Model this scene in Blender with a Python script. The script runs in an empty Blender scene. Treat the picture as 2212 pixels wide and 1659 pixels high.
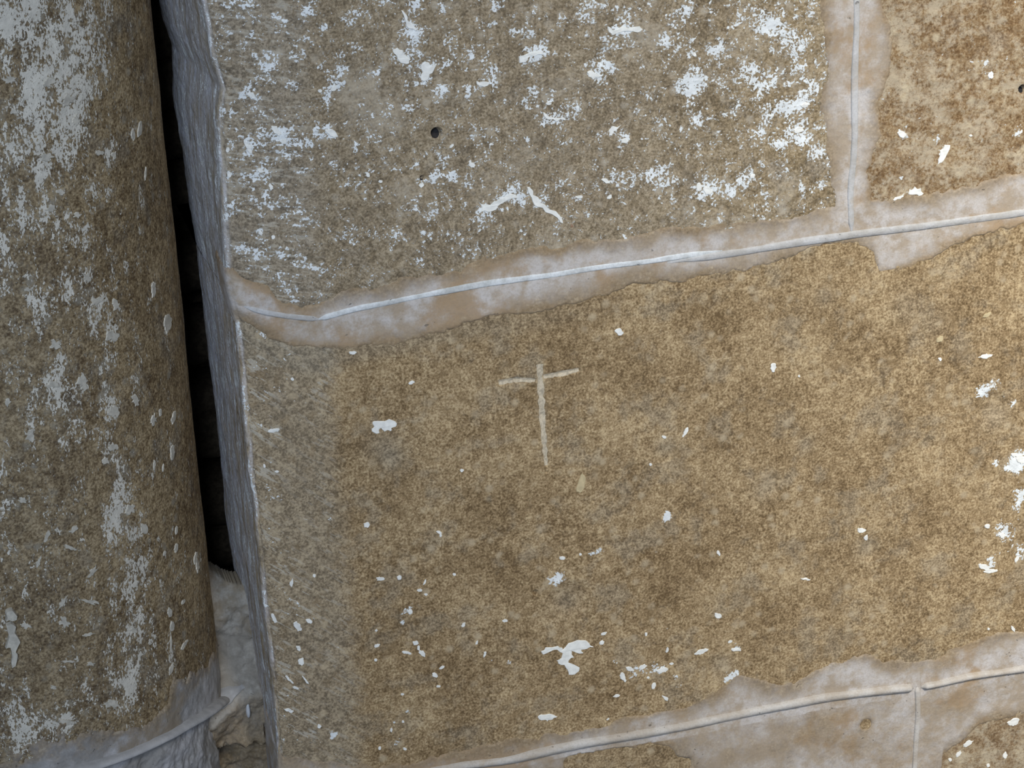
import bpy, math
import numpy as np
from mathutils import Matrix, Vector
from mathutils.geometry import tessellate_polygon

SC = bpy.context.scene
COL = SC.collection
W, H = 2212, 1659

# ------------------------------------------------------------------ camera
FPX = 5200.0
PITCH, YAW, ROLL = np.radians(22.8), np.radians(15.0), np.radians(-2.6)
FW = np.array([np.sin(YAW) * np.cos(PITCH), np.cos(YAW) * np.cos(PITCH), -np.sin(PITCH)])
_r = np.array([np.cos(YAW), -np.sin(YAW), 0.0])
_u = np.cross(_r, FW)
RT = np.cos(ROLL) * _r + np.sin(ROLL) * _u
UP = -np.sin(ROLL) * _r + np.cos(ROLL) * _u
CAMP = -FW * 1.56
cd = bpy.data.cameras.new('camera')
cam = bpy.data.objects.new('camera', cd)
COL.objects.link(cam)
cd.sensor_fit = 'HORIZONTAL'
cd.sensor_width = 36.0
cd.lens = 36.0 * FPX / W
cd.clip_start = 0.05
cam.matrix_world = Matrix(((RT[0], UP[0], -FW[0], CAMP[0]), (RT[1], UP[1], -FW[1], CAMP[1]),
                           (RT[2], UP[2], -FW[2], CAMP[2]), (0, 0, 0, 1)))
SC.camera = cam

# ------------------------------------------------------------------ light and exposure
wd = bpy.data.worlds.new('sky')
SC.world = wd
wd.use_nodes = True
bg = wd.node_tree.nodes['Background']
bg.inputs['Color'].default_value = (0.60, 0.74, 1.0, 1)
bg.inputs['Strength'].default_value = 0.15


def area_light(name, loc, target, size, power, color, spread=180.0):
    ld = bpy.data.lights.new(name, 'AREA')
    ld.shape = 'DISK'
    ld.size = size
    ld.energy = power
    ld.color = color
    ld.spread = math.radians(spread)
    o = bpy.data.objects.new(name, ld)
    COL.objects.link(o)
    o.location = loc
    d = Vector(target) - Vector(loc)
    o.rotation_euler = d.to_track_quat('-Z', 'Y').to_euler()
    return o


area_light('added_warm_lamp', (0.75, -2.1, 1.9), (0.66, 0, 0.04), 1.0, 6.3, (1.0, 0.955, 0.88), 30)  # added warm lamp, narrow beam shaped to brighten the wall's right side
area_light('added_cool_lamp', (-1.0, -2.5, 1.2), (-0.22, 0, 0.22), 0.9, 3.4, (0.70, 0.82, 1.0), 46)  # added cool lamp, lights the column and the bluish return face
SC.view_settings.view_transform = 'Standard'
SC.view_settings.look = 'None'
SC.view_settings.gamma = 1.0
SC.view_settings.use_curve_mapping = False
SC.view_settings.exposure = 0.0


# ------------------------------------------------------------------ numeric helpers
def P(x, y, Y=0.0):
    d = FW * FPX + RT * (x - W / 2) - UP * (y - H / 2)
    return CAMP + d * ((Y - CAMP[1]) / d[1])


def _hash(ix, iz, seed):
    n = (ix.astype(np.int64) * 374761393 + iz.astype(np.int64) * 668265263 + seed * 1442695041) & 0xffffffff
    n = ((n ^ (n >> 13)) * 1274126177) & 0xffffffff
    return ((n ^ (n >> 16)) & 0xffff) / 65535.0


def vnoise(x, z, seed=0):
    x0 = np.floor(x); z0 = np.floor(z)
    fx = x - x0; fz = z - z0
    fx = fx * fx * fx * (fx * (fx * 6 - 15) + 10); fz = fz * fz * fz * (fz * (fz * 6 - 15) + 10)
    a = _hash(x0, z0, seed); b = _hash(x0 + 1, z0, seed); c = _hash(x0, z0 + 1, seed); d = _hash(x0 + 1, z0 + 1, seed)
    return (a + (b - a) * fx) * (1 - fz) + (c + (d - c) * fx) * fz


def fbm(x, z, size, octv=4, rough=0.5, seed=0):
    """noise in -1..1, largest feature `size` metres"""
    t = np.zeros(np.broadcast(x, z).shape); amp = 1.0; tot = 0.0; f = 1.0 / size
    for k in range(octv):
        t += amp * (vnoise(x * f + 7.3 * k, z * f + 3.1 * k, seed + k) * 2 - 1)
        tot += amp; amp *= rough; f *= 2.03
    return t / tot


def sstep(a, b, x):
    t = np.clip((x - a) / (b - a), 0, 1)
    return t * t * (3 - 2 * t)


def gauss_list(x, z, lst, conv):
    """sum of soft blobs; lst = (px, py, radius px[, weight])"""
    t = np.zeros(x.shape)
    for q in lst:
        cx, cz = conv(q[0], q[1]); r = q[2] * 0.0003; w = q[3] if len(q) > 3 else 1.0
        m = (np.abs(x - cx) < 3 * r) & (np.abs(z - cz) < 3 * r)
        d2 = ((x[m] - cx) ** 2 + (z[m] - cz) ** 2) / (r * r)
        t[m] += w * np.exp(-d2)
    return np.minimum(t, 1.3)


def segdist(x, z, a, b):
    ax, az = a; bx, bz = b
    dx, dz = bx - ax, bz - az
    t = np.clip(((x - ax) * dx + (z - az) * dz) / (dx * dx + dz * dz), 0, 1)
    return np.hypot(x - ax - t * dx, z - az - t * dz), t


def polyline_fn(pts, conv=None, key=0):
    """piecewise linear function through traced points: key=0 z(x), key=1 x(z)"""
    q = np.array([(conv or wxz)(*p) for p in pts])
    q = q[np.argsort(q[:, key])]
    return lambda v: np.interp(v, q[:, key], q[:, 1 - key])


def wxz(px, py):
    p = P(px, py); return p[0], p[2]


# ------------------------------------------------------------------ meshes
def link(name, me, mat, parent=None, smooth=True):
    o = bpy.data.objects.new(name, me)
    COL.objects.link(o)
    if mat is not None: me.materials.append(mat)
    if smooth: me.polygons.foreach_set('use_smooth', np.ones(len(me.polygons), bool))
    if parent is not None: o.parent = parent
    me.update()
    return o


def mesh_np(name, V, F, attrs=None):
    me = bpy.data.meshes.new(name)
    V = np.asarray(V, np.float32); F = np.asarray(F, np.int32)
    k = F.shape[1]
    me.vertices.add(len(V)); me.vertices.foreach_set('co', V.ravel())
    me.loops.add(F.size); me.loops.foreach_set('vertex_index', F.ravel())
    me.polygons.add(len(F)); me.polygons.foreach_set('loop_start', np.arange(0, F.size, k, dtype=np.int32))
    me.update(calc_edges=True)
    for n, a in (attrs or {}).items():
        at = me.attributes.new(n, 'FLOAT', 'POINT')
        at.data.foreach_set('value', np.asarray(a, np.float32).ravel())
    return me


def grid_mesh(name, pos, mask, attrs=None, depth=None):
    """pos (nz,ns,3); mask (nz-1,ns-1) cells kept; depth = array(3) added for the solid back rim"""
    nz, ns = pos.shape[:2]
    idx = np.arange(nz * ns).reshape(nz, ns)
    a, b, c, d = idx[:-1, :-1][mask], idx[:-1, 1:][mask], idx[1:, 1:][mask], idx[1:, :-1][mask]
    F = np.stack([a, b, c, d], 1)
    V = pos.reshape(-1, 3)
    at = {n: v.reshape(-1) for n, v in (attrs or {}).items()}
    if depth is not None:
        Mp = np.zeros((nz + 1, ns + 1), bool); Mp[1:-1, 1:-1] = mask
        N = nz * ns
        up, dn = Mp[1:, 1:-1], Mp[:-1, 1:-1]           # cells above / below each row edge
        e1 = up & ~dn; e2 = dn & ~up
        l, r = idx[:, :-1], idx[:, 1:]
        S = [np.stack([r[e1], l[e1], l[e1] + N, r[e1] + N], 1), np.stack([l[e2], r[e2], r[e2] + N, l[e2] + N], 1)]
        rt, lf = Mp[1:-1, 1:], Mp[1:-1, :-1]
        e3 = rt & ~lf; e4 = lf & ~rt
        l, r = idx[:-1, :], idx[1:, :]
        S += [np.stack([l[e3], r[e3], r[e3] + N, l[e3] + N], 1), np.stack([r[e4], l[e4], l[e4] + N, r[e4] + N], 1)]
        F = np.concatenate([F] + S)
        V = np.concatenate([V, V + np.asarray(depth)])
        at = {n: np.concatenate([v, v]) for n, v in at.items()}
    used = np.unique(F)
    re = np.full(len(V), -1, np.int64); re[used] = np.arange(len(used))
    return mesh_np(name, V[used], re[F], {n: v[used] for n, v in at.items()})


# ------------------------------------------------------------------ materials
def sl(r, g, b):
    f = lambda c: ((c / 255 + 0.055) / 1.055) ** 2.4 if c > 10 else c / 255 / 12.92
    return (f(r), f(g), f(b), 1)


class NB:
    def __init__(s, name):
        s.m = bpy.data.materials.new(name); s.m.use_nodes = True
        s.t = s.m.node_tree; s.t.nodes.clear()
        s.out = s.t.nodes.new('ShaderNodeOutputMaterial')
        s.co = s.t.nodes.new('ShaderNodeTexCoord').outputs['Object']

    def put(s, sock, v):
        if isinstance(v, bpy.types.NodeSocket): s.t.links.new(v, sock)
        else: sock.default_value = v

    def vec(s, scale, off=(0, 0, 0), rot=(0, 0, 0)):
        n = s.t.nodes.new('ShaderNodeMapping'); s.put(n.inputs['Vector'], s.co)
        n.inputs['Scale'].default_value = scale; n.inputs['Location'].default_value = off; n.inputs['Rotation'].default_value = rot
        return n.outputs[0]

    def turned(s, ang, scale):
        n = s.t.nodes.new('ShaderNodeMapping'); s.put(n.inputs['Vector'], s.co); n.inputs['Rotation'].default_value = (0, ang, 0)
        m = s.t.nodes.new('ShaderNodeMapping'); s.put(m.inputs['Vector'], n.outputs[0]); m.inputs['Scale'].default_value = scale
        return m.outputs[0]

    def noise(s, scale, detail=3, rough=0.55, vec=None, dist=0.0):
        n = s.t.nodes.new('ShaderNodeTexNoise'); s.put(n.inputs['Vector'], vec or s.co)
        n.inputs['Scale'].default_value = scale; n.inputs['Detail'].default_value = detail
        n.inputs['Roughness'].default_value = rough; n.inputs['Distortion'].default_value = dist
        return n.outputs[0]

    def vor(s, scale, vec=None):
        n = s.t.nodes.new('ShaderNodeTexVoronoi'); s.put(n.inputs['Vector'], vec or s.co); n.inputs['Scale'].default_value = scale
        return n.outputs['Distance']

    def math(s, op, a, b=0.0, c=0.0, clamp=False):
        n = s.t.nodes.new('ShaderNodeMath'); n.operation = op; n.use_clamp = clamp
        for i, v in enumerate((a, b, c)): s.put(n.inputs[i], v)
        return n.outputs[0]

    def step(s, lo, hi, x, a=0.0, b=1.0):
        n = s.t.nodes.new('ShaderNodeMapRange'); n.interpolation_type = 'SMOOTHSTEP'
        s.put(n.inputs['Value'], x); s.put(n.inputs['From Min'], lo); s.put(n.inputs['From Max'], hi)
        n.inputs['To Min'].default_value = a; n.inputs['To Max'].default_value = b
        return n.outputs[0]

    def ramp(s, x, stops):
        n = s.t.nodes.new('ShaderNodeValToRGB'); s.put(n.inputs[0], x)
        e = n.color_ramp.elements
        while len(e) < len(stops): e.new(0.5)
        for k, (p, c) in enumerate(stops): e[k].position = p; e[k].color = c
        return n.outputs[0]

    def mix(s, f, a, b, mode='MIX'):
        n = s.t.nodes.new('ShaderNodeMix'); n.data_type = 'RGBA'; n.blend_type = mode
        s.put(n.inputs[0], f); s.put(n.inputs[6], a); s.put(n.inputs[7], b)
        return n.outputs[2]

    def attr(s, name):
        n = s.t.nodes.new('ShaderNodeAttribute'); n.attribute_name = name
        return n.outputs['Fac']

    def done(s, col, rough=0.9, height=None, dist=0.001, strength=1.0, spec=0.25):
        b = s.t.nodes.new('ShaderNodeBsdfPrincipled')
        s.put(b.inputs['Base Color'], col); s.put(b.inputs['Roughness'], rough)
        b.inputs['Specular IOR Level'].default_value = spec
        if height is not None:
            n = s.t.nodes.new('ShaderNodeBump'); n.inputs['Distance'].default_value = dist; n.inputs['Strength'].default_value = strength
            s.put(n.inputs['Height'], height); s.t.links.new(n.outputs[0], b.inputs['Normal'])
        s.t.links.new(b.outputs[0], s.out.inputs['Surface'])
        return s.m


def stone_material(name, dark, mid, light, grey, haze, white, off=(0, 0, 0), stretch=(1, 1, 1), rot=(0, 0, 0), paint_scale=62.0,
                   patch=None, rough_amt=0.7, haze_lo=0.56, stroke=-0.7):
    b = NB(name)
    v = b.vec(stretch, off, rot)
    v0 = b.vec((1, 1, 1), off)
    fine = b.noise(620, 3, 0.6, v0)
    mid_n = b.noise(170, 4, 0.6, v0)
    big = b.noise(26, 4, 0.55, v0)
    tone = b.math('ADD', b.math('MULTIPLY', fine, 0.65), b.math('ADD', b.math('MULTIPLY', mid_n, 0.43), b.math('MULTIPLY', b.math('SUBTRACT', big, 0.5), 0.32)))
    col = b.ramp(tone, [(0.41, dark), (0.54, mid), (0.69, light)])
    # grey, weathered zones (attribute) with blotches
    gb = b.step(0.50, 0.66, b.noise(45, 4, 0.6, v0))
    gf = b.math('MAXIMUM', b.math('MULTIPLY', gb, 0.48), b.attr('grey'), clamp=True)
    gcol = b.mix(b.step(0.38, 0.62, b.math('ADD', b.math('MULTIPLY', fine, 0.6), b.math('MULTIPLY', mid_n, 0.4))), tuple(c * 0.62 for c in grey[:3]) + (1,), tuple(min(1, c * 1.32) for c in grey[:3]) + (1,))
    col = b.mix(b.math('MULTIPLY', gf, 0.85), col, gcol)
    if patch:
        pf = b.step(0.46, 0.60, b.math('ADD', b.math('MULTIPLY', b.noise(75, 6, 0.62, b.vec((1, 1, 1), (3.1, 1.7, 0.4))), 0.68), b.math('MULTIPLY', b.noise(420, 3, 0.6), 0.32)))
        col = b.mix(b.math('MULTIPLY', pf, 0.8), col, patch)
    br = b.step(0.54, 0.70, b.noise(88, 5, 0.62, b.vec((1, 1, 1), (7.1, off[1], 2.2))))
    col = b.mix(b.math('MULTIPLY', br, 0.42), col, b.mix(0.6, dark, mid))
    cr = b.math('MULTIPLY', b.step(0.40, 0.10, b.vor(95, b.vec((1, 1, 1), off))), b.step(0.47, 0.60, b.noise(40, 3, 0.6, b.vec((1, 1, 1), (2.2, 3.3, off[0])))))
    col = b.mix(b.math('MULTIPLY', cr, 0.7), col, haze)
    # dark mineral specks
    sp = b.step(0.635, 0.70, b.noise(900, 2, 0.5, v0))
    col = b.mix(b.math('MULTIPLY', sp, 0.55), col, tuple(c * 0.5 for c in dark[:3]) + (1,))
    # pale limewash haze
    hz = b.step(haze_lo - 0.02, haze_lo + 0.24, b.math('ADD', b.math('ADD', b.math('MULTIPLY', b.noise(60, 6, 0.66, v), 0.6), b.math('MULTIPLY', b.noise(330, 3, 0.6, v0), 0.4)), b.math('MULTIPLY', b.attr('pale'), 0.2)))
    col = b.mix(b.math('MULTIPLY', hz, 0.60), col, haze)
    col = b.mix(b.math('MULTIPLY', b.attr('lime_skylight'), b.step(0.30, 0.62, b.math('ADD', b.math('MULTIPLY', fine, 0.5), b.math('MULTIPLY', mid_n, 0.5)), 0.35, 0.95)), col, sl(204, 210, 226))  # pale blue tint standing in for skylight on the limewashed return face
    # red ochre traces
    rf = b.step(0.5, 0.62, b.math('ADD', b.math('MULTIPLY', b.noise(260, 4, 0.6), 0.6), b.math('MULTIPLY', b.attr('rust'), 0.4)))
    col = b.mix(b.math('MULTIPLY', rf, 0.6), col, sl(150, 80, 55))
    # limewash remnants: eroded, lacy patches
    pn = b.math('ADD', b.math('MULTIPLY', b.noise(paint_scale, 4, 0.6, v), 0.31), b.math('ADD', b.math('MULTIPLY', b.noise(paint_scale * 3.2, 5, 0.68, v, 0.4), 0.34), b.math('MULTIPLY', b.noise(paint_scale * 9.5, 3, 0.6, v), 0.35)))
    pn = b.math('MULTIPLY_ADD', pn, 2.5, -0.75)
    pv = b.math('ADD', pn, b.attr('paint'))
    sn = b.noise(430, 3, 0.6, b.turned(stroke, (0.15, 1, 1)))
    pv = b.math('ADD', pv, b.math('MULTIPLY', b.attr('stroke'), b.math('MULTIPLY', b.math('SUBTRACT', sn, 0.5), 0.5)))
    sm = b.math('MULTIPLY', b.step(0.55, 0.63, b.math('ADD', sn, b.math('MULTIPLY', b.math('SUBTRACT', b.noise(120, 4, 0.6), 0.5), 0.5))), b.attr('stroke'), clamp=True)
    col = b.mix(b.math('MULTIPLY', sm, 0.65), col, sl(182, 176, 162))
    pf = b.step(0.70, 0.745, pv)
    veil = b.step(0.54, 0.74, pv)
    col = b.mix(b.math('MULTIPLY', veil, 0.32), col, haze)
    wc = b.mix(b.step(0.35, 0.7, b.noise(140, 4, 0.6)), tuple(c * 0.84 for c in white[:3]) + (1,), white)
    col = b.mix(pf, col, wc)
    hgt = b.math('ADD', b.math('ADD', b.math('MULTIPLY', fine, 0.5), b.math('MULTIPLY', mid_n, 0.9)), b.math('MULTIPLY', pf, 0.45))
    return b.done(col, 0.92, hgt, 0.0011, rough_amt)


def mortar_material(name, c0, c1, stain, dark=0.0):
    b = NB(name)
    n1 = b.noise(34, 5, 0.6); n2 = b.noise(130, 5, 0.62); n3 = b.noise(750, 2, 0.5)
    col = b.mix(b.step(0.41, 0.60, b.math('ADD', b.math('MULTIPLY', n1, 0.6), b.math('MULTIPLY', n2, 0.4))), c0, c1)
    st = b.step(0.48, 0.62, b.math('ADD', b.math('MULTIPLY', b.noise(22, 6, 0.66, b.vec((1, 1, 1), (5, 2, 1))), 0.9), b.math('MULTIPLY', b.attr('stain'), 0.3)))
    col = b.mix(b.math('MULTIPLY', st, 0.85), col, stain)
    g2 = b.math('ADD', b.math('MULTIPLY', b.noise(560, 3, 0.6), 0.5), b.math('MULTIPLY', b.noise(120, 4, 0.6), 0.5))
    ed = b.step(0.36, 0.68, b.math('MULTIPLY_ADD', b.attr('edge'), 0.30, b.math('MULTIPLY', b.math('ADD', n2, b.noise(60, 5, 0.65)), 0.36)))
    col = b.mix(b.math('MULTIPLY', ed, 0.80), col, b.ramp(g2, [(0.40, sl(110, 93, 68)), (0.54, sl(142, 124, 97)), (0.68, sl(178, 162, 136))]))
    col = b.mix(b.math('MULTIPLY', b.step(0.4, 0.7, n3), 0.22), col, tuple(c * 0.65 for c in c0[:3]) + (1,))
    pit = b.step(0.70, 0.76, b.noise(210, 3, 0.5, b.vec((1, 1, 1), (1, 9, 4))))
    col = b.mix(b.math('MULTIPLY', pit, 0.6), col, sl(92, 86, 78))
    h = b.math('SUBTRACT', b.math('ADD', b.math('MULTIPLY', n2, 1.0), b.math('MULTIPLY', n3, 0.25)), b.math('MULTIPLY', pit, 0.8))
    return b.done(col, 0.88, h, 0.0012, 0.55)


def plain_material(name, c, var=0.12, rough=0.85, scale=260):
    b = NB(name)
    n = b.noise(scale, 5, 0.62)
    col = b.mix(b.step(0.3, 0.7, n), tuple(x * (1 - 2 * var) for x in c[:3]) + (1,), tuple(min(1, x * (1 + var)) for x in c[:3]) + (1,))
    return b.done(col, rough, n, 0.0008, 0.22)


WHITE = sl(226, 230, 230)
M_ashlar_grey = stone_material('limewashed_grey_brown_stone', sl(94, 80, 58), sl(134, 117, 89), sl(174, 158, 130), sl(136, 129, 118), sl(176, 166, 148), WHITE, paint_scale=66, stroke=-0.25)
M_ashlar_brown = stone_material('warm_brown_stone', sl(100, 81, 55), sl(144, 122, 90), sl(188, 167, 131), sl(140, 130, 112), sl(178, 162, 134), WHITE, off=(2.3, 0.7, 1.1), rough_amt=0.6, haze_lo=0.60)
M_ashlar_ochre = stone_material('ochre_mottled_stone', sl(96, 72, 46), sl(130, 105, 74), sl(164, 147, 118), sl(150, 140, 124), sl(192, 178, 150), WHITE, off=(4.3, 1.7, 5.1), patch=sl(176, 163, 140), haze_lo=0.52)
M_column = stone_material('column_stone', sl(84, 66, 43), sl(132, 113, 83), sl(180, 160, 126), sl(116, 109, 98), sl(144, 137, 122), sl(214, 208, 194), off=(1.3, 4.7, 2.1), stretch=(1, 1, 0.62), paint_scale=84, haze_lo=0.58)
M_mortar = mortar_material('lime_mortar', sl(164, 150, 132), sl(192, 187, 183), sl(158, 134, 104))
M_mortar_grey = mortar_material('grey_lime_mortar', sl(146, 143, 139), sl(182, 180, 180), sl(140, 126, 106))
M_fillet = mortar_material('beige_lime_mortar', sl(150, 143, 132), sl(180, 174, 164), sl(134, 120, 98))
M_ridge = mortar_material('pale_pointing', sl(170, 167, 162), sl(190, 190, 190), sl(176, 164, 148))
M_ridge_white = mortar_material('whitened_pointing', sl(178, 180, 178), sl(214, 218, 220), sl(172, 166, 156))
M_ridge_cream = mortar_material('cream_pointing', sl(174, 165, 153), sl(192, 188, 182), sl(172, 156, 134))
M_ridge_col = plain_material('grey_pointing', sl(178, 176, 174), 0.10, 0.85, 90)
M_flake = plain_material('white_limewash', sl(226, 226, 220), 0.06)
M_flake_cream = plain_material('cream_limewash', sl(190, 174, 138), 0.08)
M_plaster = plain_material('pale_plaster', sl(190, 184, 170), 0.12)
M_cut = plain_material('freshly_cut_stone', sl(190, 178, 156), 0.16, 0.9, 520)
M_dark = plain_material('dark_stone', sl(52, 50, 50), 0.25, 0.95)
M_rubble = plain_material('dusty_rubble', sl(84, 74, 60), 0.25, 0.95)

# ------------------------------------------------------------------ the wall's surface: s along it, z up
ARRIS = [(437, 0), (446, 60), (455, 120), (468, 160), (478, 195), (472, 240), (475, 330), (486, 480), (492, 590), (500, 650), (510, 700), (520, 800), (530, 900), (545, 1080), (565, 1250), (585, 1450), (600, 1659)]
BACK = [(338, 0), (345, 40), (362, 95), (364, 130), (366, 200), (376, 270), (385, 330), (400, 430), (413, 500), (425, 600), (440, 740), (455, 860), (480, 1100), (497, 1200), (512, 1300), (540, 1480), (565, 1659)]
YB = 0.13
xa_f = polyline_fn(ARRIS, key=1)
xe_f = polyline_fn(BACK, lambda a, b: (P(a, b, YB)[0], P(a, b, YB)[2]), key=1)
XA0 = -0.1755


def base_surface(s, z):
    """position and normal of the undisplaced wall skin"""
    xa = xa_f(z) + 0.0006 * fbm(z, z * 0 + 3.3, 0.02, 3, 0.6, 5)
    xe = xe_f(z) + 0.0006 * fbm(z, z * 0 + 9.3, 0.02, 3, 0.6, 6)
    k = np.clip(1 - s / 0.25, 0, 1)
    X = np.where(s >= 0, XA0 + s + (xa - XA0) * k, 0)
    t = np.clip(-s / YB, 0, 1)
    X = np.where(s < 0, xa + (xe - xa) * t, X)
    Y = np.where(s < 0, -s, 0.0)
    over = np.clip(-s - YB + 0.012, 0, 1)
    X = X + over ** 2 * 9.0
    r = 0.007
    q = np.clip(1 - np.abs(s) / r, 0, 1) ** 2 * r * 0.30
    X = X + q; Y = Y + q
    w = sstep(-r, r, s)
    nx = -(1 - w); ny = -w
    ln = np.hypot(nx, ny)
    return np.stack([X, Y, z * np.ones_like(X)], -1), np.stack([nx / ln, ny / ln, np.zeros_like(nx)], -1)


def s_of(x, z):
    """front-face inverse of base_surface"""
    s = x - XA0
    for _ in range(4):
        s = x - XA0 - (xa_f(z) - XA0) * np.clip(1 - s / 0.25, 0, 1)
    return s


def sz(px, py):
    p = P(px, py); return float(s_of(p[0], p[2])), float(p[2])


CROSS = [((1166, 790), (1172, 900), 8.5, 8.5), ((1172, 900), (1180, 1004), 8.5, 5.0), ((1079, 827), (1116, 821), 6.5, 7.5),
         ((1116, 821), (1156, 822), 7.5, 5.5), ((1176, 814), (1212, 808), 5.5, 8.0), ((1212, 808), (1250, 799), 8.0, 5.0)]
CROSS_FAINT = [((1084, 842), (1165, 908), 5.0), ((1247, 806), (1240, 835), 4.0), ((1240, 835), (1188, 890), 4.5)]
PITS = [(943, 288, 11, 0.0075), (2208, 192, 8, 0.006), (912, 384, 4, 0.003), (1156, 1281, 6, 0.004), (1180, 1020, 3, 0.002), (1282, 1083, 3, .001),
        (1300, 120, 20, 0.0012), (1740, 1250, 5, .001), (850, 1000, 30, 0.001), (1880, 1190, 26, 0.0015), (1670, 1050, 30, 0.0012), (1230, 1295, 45, 0.0022), (1440, 980, 24, 0.0012),
        (2140, 880, 40, 0.002), (1545, 1440, 30, .0012), (2005, 960, 18, .0012)]


def stone_height(s, z, rough=1.0, tool='none'):
    h = 0.0011 * rough * fbm(s, z, 0.055, 4, 0.55, 11) + 0.00045 * rough * fbm(s, z, 0.009, 3, 0.6, 31)
    # tooled margin beside the arris
    e = sstep(0.062, 0.046, s + 0.003 * fbm(s, z, 0.012, 3, 0.6, 77))
    h = h - e * (0.0008 + 0.012 * np.clip(0.05 - s, 0, 0.05)) * (1.0 if tool == 'diag' else 0.55)
    if tool == 'diag':
        st = fbm((s + z * 0.75) , (z - s * 0.75) * 0.16, 0.004, 2, 0.5, 91)
        h = h + e * 0.00045 * st
    elif tool == 'flat':
        st = fbm(s * 0.16 + z * 0.03, z + s * 0.2, 0.004, 2, 0.5, 93)
        h = h + e * 0.0004 * st
    # return face: vertical drag marks
    rf = sstep(0.002, -0.006, s)
    h = h * (1 - 0.45 * rf) + rf * (0.00022 * fbm(s, z * 0.22, 0.0030, 3, 0.6, 41) + 0.0012 * fbm(s, z * 0.4, 0.03, 3, 0.5, 43))
    for px, py, r, d in PITS:
        cs, cz = sz(px, py); r = r * 0.0003
        m = (np.abs(s - cs) < 2 * r) & (np.abs(z - cz) < 2 * r)
        if m.any():
            q = np.hypot(s[m] - cs, z[m] - cz) / r
            h[m] -= d * sstep(1.25, 0.45, q)
    for a, b, r0, r1 in CROSS:
        d, t = segdist(s, z, sz(*a), sz(*b))
        w = (r0 + (r1 - r0) * t) * 0.0003
        h = h - 0.0013 * sstep(1.25, 0.1, d / w)
    for a, b, r0 in CROSS_FAINT:
        d, t = segdist(s, z, sz(*a), sz(*b))
        h = h - 0.0003 * sstep(1.2, 0.2, d / (r0 * 0.0003))
    return h


def surf(s, z, h):
    p, n = base_surface(s, z)
    return p + n * np.asarray(h)[..., None]


# ------------------------------------------------------------------ joints, traced where the photograph shows them
J1 = [(500, 655), (535, 661), (560, 672), (620, 682), (690, 690), (760, 669), (900, 640), (1050, 612), (1190, 594), (1330, 572), (1480, 556), (1600, 545), (1740, 521), (1840, 508), (1900, 500), (2060, 480), (2212, 459), (2300, 447), (2600, 408), (2800, 382)]
J2 = [(600, 1668), (760, 1684), (900, 1668), (1000, 1655), (1100, 1641), (1180, 1624), (1250, 1609), (1350, 1593), (1480, 1572), (1581, 1552), (1682, 1533), (1783, 1512), (1884, 1497), (1972, 1488), (2019, 1480), (2103, 1463), (2212, 1447), (2300, 1434), (2600, 1388), (2800, 1359)]
V1 = [(1853, -60), (1850, 0), (1850, 61), (1847, 135), (1846, 200), (1846, 297), (1842, 358), (1838, 391), (1836, 425), (1838, 470), (1839, 505)]
V2 = [(1979, 1490), (1982, 1538), (1979, 1589), (1974, 1659), (1972, 1720)]
J1_UP = [(500, 585), (530, 606), (580, 625), (600, 650), (650, 662), (700, 652), (740, 631), (807, 620), (870, 600), (925, 590), (996, 578), (1050, 548), (1132, 542), (1213, 537), (1246, 520), (1320, 517), (1415, 497), (1480, 492), (1547, 486), (1605, 476), (1682, 472), (1770, 451), (1828, 436), (1892, 424), (1922, 434), (1969, 424), (2006, 424), (2040, 404), (2087, 398), (2138, 387), (2158, 376), (2212, 371), (2500, 335), (2800, 300)]
J1_LO = [(500, 690), (530, 695), (574, 720), (625, 747), (660, 750), (740, 753), (824, 750), (885, 740), (929, 729), (996, 708), (1061, 688), (1128, 677), (1213, 661), (1267, 653), (1314, 641), (1364, 616), (1415, 612), (1480, 604), (1541, 588), (1608, 580), (1669, 566), (1750, 541), (1804, 527), (1851, 527), (1885, 545), (1900, 592), (1929, 590), (1969, 577), (2006, 563), (2033, 540), (2087, 516), (2212, 487), (2500, 455), (2800, 415)]
J2_UP = [(600, 1632), (760, 1655), (828, 1655), (875, 1650), (929, 1634), (1000, 1622), (1063, 1606), (1110, 1595), (1164, 1594), (1178, 1580), (1218, 1582), (1279, 1572), (1330, 1555), (1380, 1541), (1480, 1524), (1514, 1508), (1564, 1484), (1591, 1457), (1622, 1467), (1669, 1481), (1716, 1480), (1766, 1450), (1797, 1432), (1868, 1413), (1911, 1424), (1979, 1424), (2036, 1418), (2070, 1397), (2120, 1380), (2154, 1366), (2212, 1361), (2500, 1325), (2800, 1280)]
V1_L = [(1772, -60), (1774, 0), (1780, 61), (1777, 135), (1777, 189), (1770, 236), (1777, 297), (1790, 358), (1794, 405), (1800, 440), (1800, 520)]
V1_R = [(1905, -60), (1909, 0), (1919, 51), (1925, 81), (1925, 142), (1915, 189), (1902, 230), (1902, 297), (1885, 324), (1878, 358), (1880, 400), (1888, 440), (1888, 520)]
V2_R = [(2240, 1535), (2212, 1541), (2171, 1548), (2114, 1558), (2097, 1582), (2070, 1605), (2036, 1626), (2033, 1659), (2025, 1720)]
to_sz = sz
j1 = polyline_fn(J1, to_sz); j2 = polyline_fn(J2, to_sz)
j1u = polyline_fn(J1_UP, to_sz); j1l = polyline_fn(J1_LO, to_sz); j2u = polyline_fn(J2_UP, to_sz)
v1 = polyline_fn(V1, to_sz, 1); v2 = polyline_fn(V2, to_sz, 1)
v1l = polyline_fn(V1_L, to_sz, 1); v1r = polyline_fn(V1_R, to_sz, 1)

# ------------------------------------------------------------------ ashlar wall
wall = bpy.data.objects.new('wall_back', None)
COL.objects.link(wall)
wall['kind'] = 'structure'
wall['label'] = 'ashlar wall of large limewashed brown stone blocks with pale mortar joints'

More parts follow.
